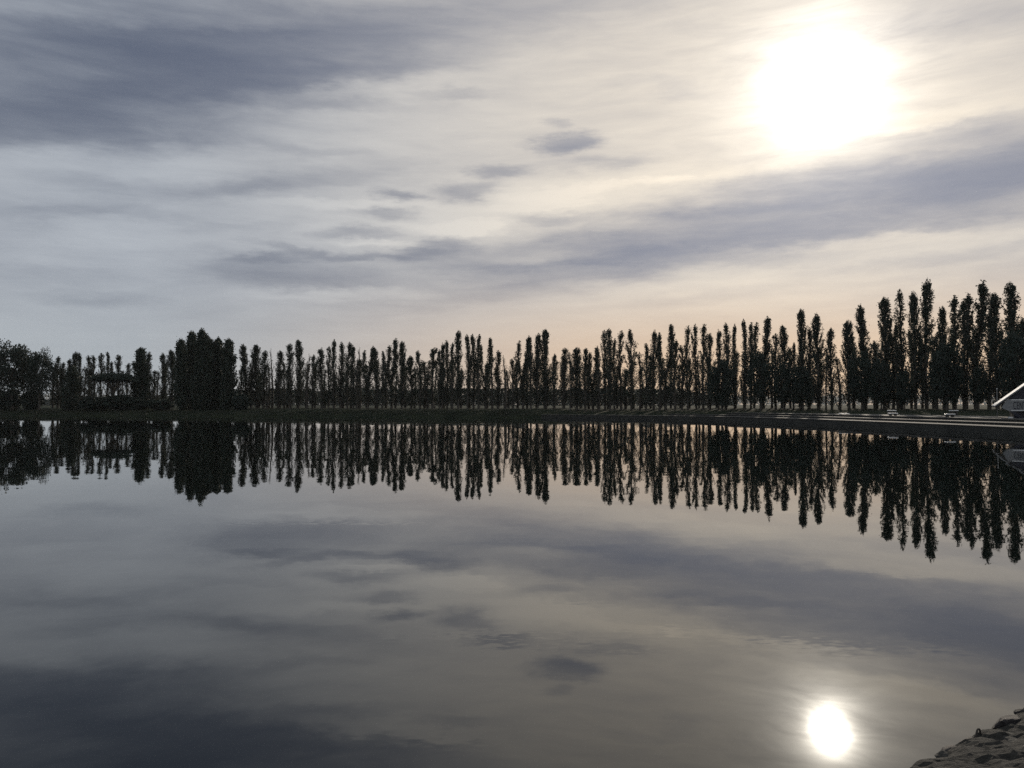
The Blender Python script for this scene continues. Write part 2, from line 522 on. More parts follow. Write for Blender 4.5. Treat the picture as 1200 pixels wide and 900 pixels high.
def poplar_proto(seed, H=17.0, Wd=1.7, leaders=1, nb=46, per=7, lv=7, dens_top=1.0, start=0.0, prof=None, size=(0.08, 0.15), spread=0.10, wobble=0.25, low=0.75):
    r = np.random.default_rng(seed)
    prof = prof or ([0.0, .08, .2, .4, .6, .75, .87, .95, 1.0], [.45, .85, 1.15, 1.2, 1.12, 1.02, .82, .52, .12])
    cen, siz = [], []
    V, Fc = [], []
    for L in range(leaders):
        h = H * (1.0 if L == 0 else r.uniform(.90, .97))
        sx = 0.0 if leaders == 1 else (-1) ** L * Wd * 0.33
        ph = r.uniform(0, 6.28, 2)
        split = 0.35

        def axis(t):
            k = 0 if leaders == 1 else max(0.0, min(1.0, (t - split) / 0.3))
            return np.array((sx * k + wobble * math.sin(t * 4 + ph[0]) * t, wobble * math.sin(t * 3.3 + ph[1]) * t, t * h))
        ts = np.linspace(0 if L == 0 else split, 1.0, 9)
        tube(V, Fc, [axis(t_) for t_ in ts], [0.20 * (1 - t_) ** 0.8 + 0.012 for t_ in ts], 6)
        scale = 1.0 if leaders == 1 else 0.68
        n_ = nb if L == 0 else nb // 2
        for i in range(n_):
            t0 = start + (0.93 - start) * ((i + r.uniform()) / n_)
            if L and t0 < split:
                continue
            a = r.uniform(0, 6.28)
            ln = r.uniform(.10, .21) * (1.15 - 0.5 * t0)
            t1 = min(t0 + ln, r.uniform(.93, .99))
            R_ = np.interp(t1, *prof) * Wd * 0.5 * scale * r.uniform(.25, 1.0)
            pts = []
            for s_ in np.linspace(0, 1, 5):
                q = axis(t0 + (t1 - t0) * s_)
                e = R_ * s_ ** 0.6
                pts.append(q + np.array((math.cos(a) * e, math.sin(a) * e, 0)))
            tube(V, Fc, pts, [0.05, 0.04, 0.03, 0.02, 0.008], 3)
            pts = np.array(pts)
            kk = max(2, int(per * (dens_top if t0 > 0.6 else 1.0)))
            for s_ in np.linspace(.3, 1.0, kk):
                c = np.array([np.interp(s_, np.linspace(0, 1, 5), pts[:, j]) for j in range(3)])
                m_ = max(2, int(lv * r.uniform(.6, 1.4) * (low if t0 < .45 else 1.0)))
                cen.append(c + r.normal(size=(m_, 3)) * np.array((spread, spread, spread * 1.7)))
                siz.append(r.uniform(size[0], size[1], m_))
        m_ = int(60 * dens_top)
        tt = 1.0 - 0.2 * r.uniform(0, 1, m_) ** 1.5
        lat = r.normal(size=(m_, 3)) * np.array((1, 1, 0.2)) * (np.interp(tt, *prof) * Wd * 0.2 * scale)[:, None]
        cen.append(np.array([axis(q) for q in tt]) + lat)
        siz.append(r.uniform(size[0] * .8, size[1] * .8, m_))
    cen, siz = np.concatenate(cen), np.concatenate(siz)
    cen[:, 2] *= H / (cen[:, 2].max() + 0.1)
    return dict(crown=quads('poplar_crown', leaf_quads(cen, siz, r), M_LEAF), trunk=mesh('poplar_trunk', V, Fc, M_BARK, True), H=H, W=Wd)


PR = {}
for k in range(10):
    a_, b_, c_ = rng.uniform(.75, 1.1), rng.uniform(.8, 1.15), rng.uniform(.6, 1.0)
    PR['slim%d' % k] = poplar_proto(100 + k, nb=88 + 3 * k, lv=5, wobble=rng.uniform(.1, .3),
                                    prof=([0.0, .08, .2, .4, .6, .75, .87, .95, 1.0], [.5, 1.0, 1.4, 1.3, a_ * 1.1, b_, c_, c_ * .72, .15]))
for k in range(3):
    PR['full%d' % k] = poplar_proto(200 + k, Wd=2.1, nb=135, per=9, lv=8, size=(.065, .125), spread=.09)
for k in range(3):
    PR['twin%d' % k] = poplar_proto(300 + k, Wd=2.1, leaders=2, nb=110, lv=6)
PR['club'] = poplar_proto(400, Wd=1.7, nb=60, dens_top=1.6, prof=([0, .08, .3, .6, .75, .86, .95, 1], [.3, .7, 1.2, .8, .5, 1.05, .9, .3]))
PR['cone'] = poplar_proto(410, Wd=2.6, nb=84, prof=([0, .1, .3, .6, .8, .9, 1], [.3, .8, 1.0, 1.05, .8, .5, .06]))
PR['airy0'] = poplar_proto(420, nb=60, per=6, lv=4, spread=.16, prof=([0.0, .08, .2, .4, .6, .8, .95, 1.0], [.6, 1.3, 1.8, 1.7, 1.3, .9, .5, .1]))
PR['airy1'] = poplar_proto(421, nb=66, per=6, lv=4, spread=.16, prof=([0.0, .08, .2, .4, .6, .8, .95, 1.0], [.6, 1.3, 1.9, 1.6, 1.2, .8, .6, .1]))
PR['bare'] = poplar_proto(430, Wd=1.0, nb=26, per=3, lv=3, dens_top=0.35, size=(.07, .13))
for k in range(3):
    PR['dense%d' % k] = poplar_proto(500 + k, H=19, Wd=4.0, nb=170, per=9, lv=9, start=0.01, size=(.14, .26), spread=.22,
                                     prof=([0, .04, .2, .5, .7, .82, .92, 1], [.98, 1.12, 1.1, 1.05, .98, .82, .58, .12]), wobble=.5, low=1.0)


def round_proto(seed, H, Rx, zc, Rz, n, mat, size=(.14, .26), trunk_r=.2, limbs=12, shell=0.55, flat=False, lean=0.0, lumps=26):
    """Round or spreading crown of lumpy clumps carried on limbs."""
    r = np.random.default_rng(seed)
    V, Fc, cen, siz = [], [], [], []
    tube(V, Fc, [(0, 0, 0), (.05, .02, zc * .35), (lean * .5, 0, zc * .7), (lean, 0, zc)], [trunk_r * 1.2, trunk_r, trunk_r * .8, trunk_r * .5], 7)
    lump = []
    for i in range(lumps):
        a = 2.399963 * i + r.uniform(-.3, .3)
        zz = 1 - 2 * (i + .5) / lumps
        if flat:
            zz = r.uniform(-.3, .8)
        rr = math.sqrt(max(0, 1 - zz * zz)) * r.uniform(.55, .95)
        lump.append(np.array((lean + Rx * rr * math.cos(a), Rx * rr * math.sin(a), zc + Rz * zz * r.uniform(.7, .98))))
    for i, c in enumerate(lump):
        if i % max(1, lumps // limbs) == 0:
            s0 = np.array((lean * .6, 0, zc * r.uniform(.45, .75)))
            mid = (s0 + c) / 2 + np.array((0, 0, .12 * Rz))
            tube(V, Fc, [s0, mid, c], [trunk_r * .45, trunk_r * .25, .02], 4)
    m_ = n // lumps
    for c in lump:
        d = r.normal(size=(m_, 3))
        d /= np.linalg.norm(d, axis=1)[:, None]
        q = r.uniform(0, 1, (m_, 1)) ** (1 / 2.2)
        lr = np.array((Rx * .42, Rx * .42, Rz * (.42 if not flat else .5))) * r.uniform(.75, 1.2)
        cen.append(c + d * q * lr)
        siz.append(r.uniform(size[0], size[1], m_))
    cen, siz = np.concatenate(cen), np.concatenate(siz)
    return dict(crown=quads('round_crown', leaf_quads(cen, siz, r), mat), trunk=mesh('round_trunk', V, Fc, M_BARK, True), H=H, W=2 * Rx)


PR['round0'] = round_proto(600, 8.0, 2.9, 4.5, 3.3, 4300, M_LEAF2, lumps=15)
PR['round1'] = round_proto(601, 8.0, 2.9, 4.5, 3.3, 4000, M_LEAF2, lumps=13)
PR['round2'] = round_proto(602, 8.0, 2.9, 4.6, 3.2, 4100, M_LEAF2, lumps=17)
PR['broad'] = round_proto(610, 14.0, 5.0, 9.0, 5.0, 8600, M_LEAF2, trunk_r=.32, lumps=22, size=(.15, .28))
PR['umbrella'] = round_proto(620, 6.6, 3.9, 5.5, 0.95, 4600, M_LEAF2, trunk_r=.22, lumps=34, flat=True)
PR['bush'] = round_proto(630, 4.0, 2.4, 1.9, 2.0, 3800, M_LEAF2, trunk_r=.12, lumps=22)

DX = [-60, 0, 100, 210, 300, 420, 540, 640, 740, 840, 940, 1020, 1085, 1140, 1190, 1260]
DD = [172, 170, 170, 166, 161, 155, 150, 147, 143, 138, 130, 122, 114, 107, 102, 95]
rt = random.Random(11)


def tree(name, px, top, w, proto, label, group, D=None, dz=0.0, cat='tree', base=None, hscale=None):
    """Stands a tree where the line of sight through px meets distance D, as tall as its top in the photograph."""
    D = D or float(np.interp(px, DX, DD)) + rt.uniform(-1.5, 1.5)
    p_ = at_depth(px, 474, D)
    g = ground_z(p_.x, p_.y) - 0.05 if base is None else base
    topz = at_depth(px, top, D).z
    pr = PR[proto]
    wid = w / F_PX * D
    root = empty(name, (p_.x, p_.y, g), rt.uniform(0, 6.28) if not proto.startswith('twin') else rt.uniform(-.35, .35))
    k_ = (1.12 if label.startswith('shorter airy') else 1.34) if name == 'poplar' else 1.0
    if name in ('dense_poplar', 'columnar_shrub'):
        root.location.z -= 1.3
        g -= 1.3
    root.scale = (k_ * wid / pr['W'], k_ * wid / pr['W'], (topz - g) / pr['H'])
    tag(root, label, cat, group)
    link('trunk', pr['trunk'], root)
    link('crown', pr['crown'], root)
    return root


GL = 'poplars left of the dense dark clump'
GM = 'poplars between the dense clump and the narrow sky gap'
GC = 'poplars between the narrow sky gap and the first round tree'
GR = 'tall poplars of the right hand stretch of the row'
SL = 'slim dark poplar among its like in the row left of the dense clump'
SM = 'slim dark poplar among its like in the row between dense clump and sky gap'
SC = 'slim dark poplar among its like in the row right of the narrow sky gap'

LEFT = [
    (68, 417, 8, 'slim0', 'slim poplar just right of the broad spreading tree'), (74, 424, 7, 'slim1', None), (80, 420, 8, 'slim2', None),
    (87, 411, 9, 'full0', 'full poplar rising straight above the dark columnar shrub'), (92, 413, 7, 'slim3', None), (98, 430, 8, 'airy0', None),
    (104, 416, 7, 'slim4', None), (110, 416, 7, 'slim5', None), (118, 413, 7, 'slim1', 'poplar over the left half of the flat umbrella crown'),
    (125, 412, 7, 'slim0', 'poplar over the middle of the flat umbrella crown'), (131, 423, 6, 'slim3', None),
    (138, 415, 8, 'slim2', 'poplar over the right half of the flat umbrella crown'), (143, 434, 6, 'airy1', None), (149, 425, 7, 'slim4', None),
    (175, 412, 9, 'slim5', 'slim poplar leaning on the right flank of the dense dark poplar'), (184, 434, 7, 'airy0', None),
    (191, 413, 9, 'slim1', 'tapered poplar, second to the left of the dense clump'), (201, 409, 12, 'full1', 'full poplar touching the left edge of the dense clump'),
]
MID = [
    (287, 402, 12, 'full0', 'leafy poplar touching the right edge of the dense clump'), (294, 420, 8, 'airy1', None), (301, 403, 13, 'full2', 'broad topped poplar, second to the right of the dense clump'),
    (309, 410, 10, 'slim2', None), (313, 425, 8, 'airy0', None), (319, 408, 5, 'bare', 'thin bare pale poplar near the dense clump'),
    (326, 410, 9, 'slim3', None), (333, 424, 8, 'airy1', None), (340, 402, 9, 'slim4', None), (350, 397, 11, 'full1', 'tallest poplar near the dense clump, with a sharp tip'),
    (360, 414, 6, 'bare', None), (366, 415, 8, 'slim1', None), (377, 407, 10, 'slim0', None), (385, 405, 6, 'slim5', None),
    (391, 397, 8, 'slim2', None), (399, 400, 9, 'slim3', None), (407, 400, 8, 'slim4', None), (414, 404, 8, 'slim1', None),
    (422, 407, 6, 'bare', 'thin half bare poplar midway between dense clump and sky gap'), (418, 420, 9, 'airy0', None),
    (431, 405, 11, 'twin0', 'fork topped poplar just right of the half bare one'), (442, 408, 8, 'slim0', None), (448, 411, 7, 'slim5', None),
    (459, 396, 13, 'twin1', 'tall two tipped poplar'), (471, 399, 10, 'full2', None), (482, 416, 11, 'full0', 'low bushy poplar in a dip of the row'),
    (492, 410, 8, 'slim2', None), (501, 422, 9, 'airy1', None), (507, 407, 10, 'club', 'poplar with a swollen club shaped top'),
    (515, 409, 7, 'slim3', None), (518, 401, 7, 'slim1', None), (524, 398, 7, 'slim4', None), (530, 401, 7, 'slim0', None),
    (537, 386, 9, 'full1', 'tallest poplar in the middle of the row, round tipped'), (548, 391, 8, 'slim2', None), (555, 391, 8, 'slim5', None),
    (561, 391, 8, 'slim3', None), (569, 395, 10, 'twin2', None), (577, 416, 9, 'airy0', None), (584, 410, 9, 'slim4', None),
    (592, 416, 7, 'bare', 'thin half bare poplar left of the tall group by the sky gap'), (601, 420, 8, 'slim1', None),
    (613, 393, 12, 'twin0', 'fork topped poplar, left of the tall group by the sky gap'), (622, 402, 8, 'slim0', None),
    (630, 389, 10, 'full0', 'full poplar, middle of the tall group by the sky gap'), (640, 385, 12, 'full2', 'tallest poplar of the group left of the sky gap'),
    (649, 414, 7, 'slim5', 'short poplar edging the narrow sky gap on its left'),
]
CEN_ = [
    (661, 407, 10, 'slim2', 'short poplar edging the narrow sky gap on its right'), (668, 412, 6, 'airy0', None), (676, 406, 12, 'full1', None),
    (686, 407, 9, 'slim3', None), (695, 405, 11, 'twin1', None), (702, 409, 8, 'airy1', None),
    (709, 386, 8, 'slim1', 'left poplar of a tall close pair right of the sky gap'), (715, 384, 9, 'slim4', 'right poplar of a tall close pair right of the sky gap'),
    (720, 396, 7, 'slim0', None), (728, 387, 9, 'slim5', None), (740, 385, 14, 'cone', 'poplar with a wide cone shaped top'), (750, 412, 10, 'airy0', None),
    (757, 402, 9, 'slim3', None), (766, 386, 9, 'slim2', None), (773, 404, 9, 'airy1', None), (780, 379, 13, 'twin2', 'tall fork topped poplar midway between cone top and round tree'),
    (791, 397, 9, 'slim1', None), (799, 404, 9, 'slim0', None), (806, 381, 8, 'slim4', None), (816, 379, 8, 'slim3', None),
    (824, 379, 9, 'slim5', None), (832, 390, 9, 'slim2', None),
]
RIGHT = [
    (842, 385, 8, 'slim0', 'slender poplar rising behind the leftmost round dark tree, left of two'), (851, 377, 9, 'slim1', 'slender poplar rising behind the leftmost round dark tree, right of two'),
    (861, 379, 7, 'slim5', 'thin poplar standing between the two leftmost round dark trees'), (873, 373, 8, 'slim3', 'thin tall poplar, left of a near pair with dark trees below'),
    (880, 377, 8, 'slim4', 'thin leaning poplar, right of a near pair with dark trees below'), (892, 370, 14, 'twin0', 'tall fork topped poplar above the second round dark tree'),
    (909, 390, 9, 'slim2', 'short poplar just right of the fork topped one'), (919, 380, 12, 'full1', 'broad leafy poplar left of the low dark tree under the sun'),
    (930, 401, 7, 'slim0', 'small poplar half hidden beside the tall one under the sun'), (939, 361, 12, 'full2', 'tall poplar with a swollen top, straight under the sun'),
    (948, 383, 10, 'slim1', 'shorter poplar on the right shoulder of the one under the sun'), (959, 366, 13, 'full0', 'tall square topped poplar just right of the one under the sun'),
    (968, 404, 7, 'airy0', 'thin airy poplar with sky showing through its leaves'), (975, 383, 10, 'slim4', 'round topped poplar beside the bright airy gap'),
    (984, 418, 12, 'airy1', 'low ragged poplar inside the bright airy gap'), (995, 374, 14, 'full1', 'poplar edging the bright airy gap on its right'),
    (1013, 355, 15, 'full0', 'tall poplar rising behind the round dark tree near the pale benches'), (1025, 402, 9, 'airy0', 'short poplar between two tall ones near the pale benches'),
    (1037, 347, 17, 'full2', 'wide poplar standing behind the left pair of pale benches'), (1047, 390, 10, 'slim3', 'small poplar tucked left of a tall slim one'),
    (1057, 338, 11, 'slim2', 'tall slim poplar left of the tallest pair'), (1052, 378, 8, 'slim5', 'half height poplar under the tall slim one'),
    (1073, 340, 13, 'full1', 'left and lower poplar of the tallest pair'), (1086, 325, 16, 'full0', 'tallest poplar of the whole row'),
    (1098, 388, 10, 'airy1', 'short poplar on the right flank of the tallest'), (1106, 358, 12, 'full2', 'poplar rising behind the large round dark tree, left of three'),
    (1118, 345, 13, 'slim1', 'poplar rising behind the large round dark tree, middle of three'), (1130, 349, 12, 'slim0', 'poplar rising behind the large round dark tree, right of three'),
    (1144, 328, 20, 'twin1', 'tall fork topped poplar second left of the gabled hut'), (1159, 394, 12, 'airy0', 'low airy poplar between two tall ones left of the hut'),
    (1169, 342, 17, 'full2', 'tall poplar standing just left of the gabled hut'), (1187, 329, 17, 'full1', 'tall poplar rising straight behind the gabled hut'),
    (1200, 372, 14, 'slim4', 'poplar half cut by the right edge behind the hut roof'),
]
# anchors from which the unremarkable trees of the row are counted
ANCH = [(63, 'broad spreading tree'), (160, 'lone dense poplar'), (206, 'big dark clump', 'L'), (280, 'big dark clump', 'R'), (350, 'sharp tipped poplar'),
        (422, 'half bare midway poplar'), (459, 'tall two tipped poplar'), (507, 'club topped poplar'), (537, 'round tipped middle poplar'), (655, 'narrow sky gap'),
        (715, 'tall close pair'), (740, 'cone topped poplar'), (780, 'fork top beyond the cone')]
ROW = sorted(t_[0] for l_ in (LEFT, MID, CEN_) for t_ in l_)
ORD = ['first', 'second', 'third', 'fourth', 'fifth', 'sixth', 'seventh', 'eighth', 'ninth', 'tenth']


def counted(px, proto):
    a_ = min(ANCH, key=lambda q: abs(q[0] - px) + (1e6 if len(q) > 2 and ((q[2] == 'L') != (px < q[0])) else 0))
    lo, hi = min(px, a_[0]), max(px, a_[0])
    k = sum(1 for q in ROW if lo <= q <= hi and q != a_[0]) - 1
    look = {'slim': 'slim', 'airy': 'thin airy', 'full': 'full leafy', 'twin': 'fork topped', 'bare': 'thin half bare'}.get(proto[:4], 'dark')
    return '%s poplar, %s to the %s of the %s' % (look, ORD[min(k, 9)], 'right' if px > a_[0] else 'left', a_[1])


for lst, grp, shared in ((LEFT, GL, SL), (MID, GM, SM), (CEN_, GC, SC), (RIGHT, GR, None)):
    for px, top, w, pr, lab in lst:
        if pr.startswith('slim'):
            pr = 'slim%d' % rt.randrange(10)
        tree('poplar', px, top, w, pr, lab or counted(px, pr), grp, cat='poplar')

# dense old poplars of the dark clump and its outlier
CL = [(213, 394, 21, 'dense0', 'dense dark poplar, left flank of the big clump'), (223, 386, 21, 'dense1', 'dense dark poplar, left peak of the big clump'),
      (233, 384, 21, 'dense2', 'dense dark poplar, tallest peak of the big clump'), (247, 393, 21, 'dense0', 'dense dark poplar, first low peak right of the clump top'),
      (240, 391, 21, 'dense1', 'dense dark poplar in the dip between the peaks of the big clump'),
      (257, 394, 21, 'dense2', 'dense dark poplar, middle low peak of the big clump'), (267, 395, 21, 'dense1', 'dense dark poplar, right flank of the big clump')]
for i, (px, top, w, pr, lab) in enumerate(CL):
    tree('dense_poplar', px, top, w, pr, lab, 'dense poplars of the big dark clump', D=157 + (i % 2) * 2.5, cat='poplar')
tree('dense_poplar', 165, 406, 22, 'dense1', 'dense dark poplar standing alone between umbrella crown and big clump', None, D=163, cat='poplar')
tree('columnar_shrub', 83, 428, 20, 'dense2', 'dark columnar shrub at the water between broad tree and umbrella crown', None, D=161.5, cat='shrub')

tree('broad_tree', 14, 404, 56, 'broad', 'broad spreading tree, tallest and leftmost on the far bank', None, D=165)
tree('broad_tree', 46, 412, 32, 'broad', 'smaller spreading tree on the right of the broad leftmost one', None, D=164)
tree('broad_tree', -28, 404, 60, 'broad', 'broad spreading tree cut by the left edge of the view', None, D=167)
tree('umbrella_tree', 133, 437, 48, 'umbrella', 'low tree with a flat dark umbrella shaped crown', None, D=160)

RND = [(846, 425, 36, 'round0', 'leftmost round dark tree in front of the poplar trunks'), (892, 414, 34, 'round1', 'round dark tree in front of the fork topped poplar'),
       (918, 428, 26, 'round2', 'small dark tree left of the one under the sun'), (941, 430, 32, 'round0', 'dark low tree in front of the poplars under the sun'),
       (1010, 414, 34, 'round1', 'round dark tree left of the pale benches'), (1033, 425, 30, 'round2', 'smaller round dark tree behind the left pair of pale benches'),
       (1110, 405, 44, 'round0', 'largest round dark tree, behind the right pair of pale benches'), (1193, 393, 46, 'round2', 'dark round tree crowding the roof of the gabled hut'),
       (1060, 436, 24, 'round1', 'low dark tree below the tall slim poplar'), (1147, 432, 24, 'round2', 'low dark tree below the fork topped poplar near the hut')]
for px, top, w, pr, lab in RND:
    D_ = float(np.interp(px, DX, DD)) - 4.0
    tree('round_tree', px, top, w * .86, pr, lab, 'round dark trees in front of the poplars', D=D_)

# second row behind, shorter: what closes the row between the front trunks
kinds = ['airy0', 'airy1', 'slim0', 'slim2', 'slim3', 'slim5']
px = 62.0
while px < 1196:
    if not (205 < px < 276 or 106 < px < 156 or 652 < px < 660 or 962 < px < 990):
        top0 = np.interp(px, [60, 200, 300, 400, 540, 640, 740, 840, 940, 1040, 1100, 1200], [425, 420, 418, 416, 411, 414, 410, 404, 398, 382, 372, 365])
        D_ = float(np.interp(px, DX, DD)) + rt.uniform(6, 11)
        tree('poplar', px, float(top0) + rt.uniform(2, 22), rt.uniform(9, 13) * (1.25 if px > 950 else 1), kinds[rt.randrange(6)],
             'shorter airy poplar of the second row, behind the front trunks', 'poplars of the second row', D=D_, cat='poplar')
    px += rt.uniform(9.0, 12.5) * (1.3 if px > 950 else 1)

# low shrubs and hedges on the left bank
for px, top, w, D_, lab in ((112, 465, 34, 159.5, 'low shrub on the bank left of the umbrella tree trunk'), (140, 463, 36, 160, 'low shrub on the bank under the umbrella crown'),
                            (160, 466, 30, 160.5, 'low shrub at the foot of the lone dense poplar'), (190, 468, 30, 158, 'low shrub at the left foot of the big dark clump'),
                            (13, 456, 24, 166, 'tall shrub under the broad leftmost tree'), (37, 457, 24, 166, 'tall shrub under the smaller spreading tree'), (-4, 458, 22, 167, 'tall shrub cut by the left edge below the broad tree'), (282, 462, 22, 156, 'low shrub at the right foot of the big dark clump')):
    tree('shrub', px, top, w, 'bush', lab, 'low shrubs on the left bank', D=D_, cat='shrub')


# undergrowth belt behind the trunks (one uncountable mass) and a far wood across the plain
def belt(name, pts, n, size, mat, label, seed):
    """pts: (px, top py, D, depth) stations; leaf sprays fill the belt from the ground to a ragged top."""
    r = np.random.default_rng(seed)
    xs = np.array([p_[0] for p_ in pts], float)
    u = r.uniform(xs[0], xs[-1], n)
    top = np.interp(u, xs, [p_[1] for p_ in pts])
    Dd = np.interp(u, xs, [p_[2] for p_ in pts]) + r.uniform(-.5, .5, n) * np.interp(u, xs, [p_[3] for p_ in pts])
    rag = np.array([noise.fractal(Vector((q * 0.06, seed, 0)), 0.9, 2.0, 4) for q in u])
    topz = EYE.z + (474 - (top + rag * 5.0)) / F_PX * Dd
    gz = 1.2
    z = gz + (topz - gz) * r.uniform(0, 1, n) ** 0.8
    x = (u - 600) / F_PX * Dd
    cen = np.stack([x, Dd, z], 1)
    o = link(name, quads(name, leaf_quads(cen, r.uniform(size[0], size[1], n), r), mat))
    return tag(o, label, kind='stuff')


belt('distant_wood', [(-80, 468, 640, 50), (120, 467, 630, 50), (250, 461, 620, 50), (290, 457, 610, 50), (420, 457, 590, 50), (560, 456, 570, 50), (660, 457, 560, 50), (780, 456, 550, 50), (825, 461, 545, 40), (860, 470, 540, 40)],
     36000, (.6, 1.4), M_LEAF2, 'dark distant wood closing the view low down behind the poplar trunks', 3)
belt('far_wood', [(-300, 466, 5000, 400), (200, 464, 4900, 400), (600, 465, 4800, 400), (900, 464, 4700, 400), (1100, 463.5, 4600, 400), (1500, 465, 4600, 400)],
     30000, (4, 9), M_FARWOOD, 'pale hazy line of woodland far across the plain', 8)

# rough grass along the water's edge
r = np.random.default_rng(21)
n = 9000
ii = r.integers(QB - 12, near_idx((-150, 166)), n)
oo = r.uniform(.05, 5.0, n) ** 1.0
bp = LOOP[ii] + NOR[ii] * oo[:, None] + r.normal(size=(n, 2)) * .4
bz = np.array([ground_z(*q) for q in bp])
h = r.uniform(.12, .38, n) * np.array([0.7 + 2.2 * max(0.0, noise.fractal(Vector((q[0] * .22, q[1] * .22, 9.1)), .8, 2.0, 4)) for q in bp])
w_ = r.uniform(.03, .08, n)
a = r.uniform(0, 6.28, n)
dx, dy = np.cos(a) * w_, np.sin(a) * w_
lean = r.normal(size=(n, 2)) * .08
q = np.zeros((n, 4, 3))
q[:, 0] = np.stack([bp[:, 0] - dx, bp[:, 1] - dy, bz - .03], 1)
q[:, 1] = np.stack([bp[:, 0] + dx, bp[:, 1] + dy, bz - .03], 1)
q[:, 2] = np.stack([bp[:, 0] + dx * .3 + lean[:, 0], bp[:, 1] + dy * .3 + lean[:, 1], bz + h], 1)
q[:, 3] = np.stack([bp[:, 0] - dx * .3 + lean[:, 0], bp[:, 1] - dy * .3 + lean[:, 1], bz + h], 1)
tag(link('grass', quads('grass', q, M_BLADE)), 'rough dark grass fringing the far bank', kind='stuff')

# ------------------------------------------------------------------ pale benches on the quay
bpy.context.view_layer.update()
DG = bpy.context.evaluated_depsgraph_get()


def sunlit(p_, L_):
    n_ = 0
    for k in range(5):
        for j_ in (-.2, .1):
            n_ += not S.ray_cast(DG, p_ + Vector(((k - 2) / 4 * L_, j_, .02)), SUN_DIR)[0]
    return n_


def bench(px, py, wpx, D_, label):
    # somewhere within a couple of metres the sun comes through between the poplars
    p_ = max((at_depth(px + a_, py, D_ + b_) for a_ in (0, -3, 3, -6, 6) for b_ in (0, -1.5, 1.5, -3, 3, -4.5, 4.5)), key=lambda q: sunlit(q, wpx / F_PX * D_))
    g = p_.z - 0.47
    L_ = wpx / F_PX * D_
    root = empty('bench', (p_.x, p_.y, g), rad(4))
    tag(root, label, 'bench', 'pale benches along the quay')
    bm = bmesh.new()
    box(bm, -L_ / 2, L_ / 2, -.24, .24, .37, .47)
    bm_obj('seat', bm, M_BENCH, root, 0.012)
    for s_ in (-1, 1):
        bm = bmesh.new()
        box(bm, s_ * (L_ / 2 - .16) - .06, s_ * (L_ / 2 - .16) + .06, -.19, .19, -0.25, .368)
        bm_obj('leg', bm, M_CONCD, root, 0.008)


bench(989, 484.2, 11, 99, 'single pale bench by itself, farthest along the quay')
bench(1046.5, 483.8, 9.5, 84, 'lower pale bench of the far pair, nearer the water')
bench(1051, 480.6, 8.5, 96, 'upper pale bench of the far pair, nearer the trees')
bench(1113, 484.7, 10, 78, 'lower pale bench of the near pair, nearer the water')
bench(1117.5, 480.6, 9, 88, 'upper pale bench of the near pair, nearer the trees')

# ------------------------------------------------------------------ gabled hut at the right
HD = 69.0
E0 = at_depth(1166.5, 475, HD)              # eave tip
hut = empty('gabled_hut', (E0.x, HD, 1.0), rad(-29))
tag(hut, 'low gabled hut with white roof edge and a lettered grey board', 'hut')
sl_ = 0.80                                   # roof pitch (rise over run)
half = 4.2
ez = E0.z - 1.0
az_ = ez + half * sl_


def roof_slab(name, x0, z0, x1, z1, y0, y1, th, mat):
    n_ = Vector((-(z1 - z0), 0, x1 - x0)).normalized() * th
    V = []
    for y in (y0, y1):
        V += [(x0, y, z0), (x1, y, z1), (x1 + n_.x, y, z1 + n_.z), (x0 + n_.x, y, z0 + n_.z)]
    F_ = [(0, 1, 2, 3), (7, 6, 5, 4), (0, 4, 5, 1), (1, 5, 6, 2), (2, 6, 7, 3), (3, 7, 4, 0)]
    return link(name, mesh(name, V, F_, mat), hut)


roof_slab('roof', 0, ez - .1, half, az_ - .1, 0.05, 7.0, .10, M_ROOF)
roof_slab('roof', half + .002, az_ - .1, 2 * half, ez - .1, 0.05, 7.0, .10, M_ROOF)
roof_slab('bargeboard', -0.02, ez - .11, half, az_ - .11, -0.02, 0.046, .09, M_GREYP)
roof_slab('bargeboard', half + .002, az_ - .11, 2 * half + .02, ez - .11, -0.02, 0.046, .09, M_GREYP)

roof_slab('underside_shade', .03, ez - .155, half - .01, az_ - .155, 0.055, 6.9, .05, M_NAVY)  # dark slab added so the roof underside looks shaded
roof_slab('underside_shade', half + .012, az_ - .155, 2 * half - .03, ez - .155, 0.055, 6.9, .05, M_NAVY)


def prism(name, poly, y0, y1, mat, parent=hut):
    n_ = len(poly)
    V = [(x, y0, z) for x, z in poly] + [(x, y1, z) for x, z in poly]
    F_ = [tuple(range(n_)), tuple(range(2 * n_ - 1, n_ - 1, -1))] + [(i, i + n_, (i + 1) % n_ + n_, (i + 1) % n_) for i in range(n_)]
    return link(name, mesh(name, V, F_, mat), parent)


# zb: underside of the lettered board, zt: its top
zb, zt = ez - 0.50, ez + 0.52
x_at = lambda z: (z - ez + .14) / sl_
prism('gable_panel', [(x_at(zt + .04) + .1, zt + .04), (2 * half - x_at(zt + .04) - .1, zt + .04), (half, az_ - .2)], .20, .26, M_NAVY)
b = prism('sign_board', [(.45, ez - .2), (1.0, zb), (2 * half - 1.0, zb), (2 * half - .45, ez - .2), (2 * half - x_at(zt) - .02, zt), (x_at(zt) + .02, zt)], .06, .12, M_GREYP)
bm = bmesh.new()
box(bm, 1.15, 2 * half - 1.15, .04, .058, zt - .085, zt - .02)
bm_obj('sign_edge', bm, M_WHITE, b)
bm = bmesh.new()
box(bm, 1.15, 2 * half - 1.15, .04, .058, zb + .03, zb + .09)
bm_obj('sign_edge', bm, M_WHITE, b)
fc = bpy.data.curves.new('lettering', 'FONT')
fc.body = 'CENTRE'
fc.size = 0.92
fc.extrude = 0.012
fc.space_character = 1.12
fc.materials.append(M_NAVY)
tmp = bpy.data.objects.new('lettering', fc)
COL.objects.link(tmp)
bpy.context.view_layer.update()
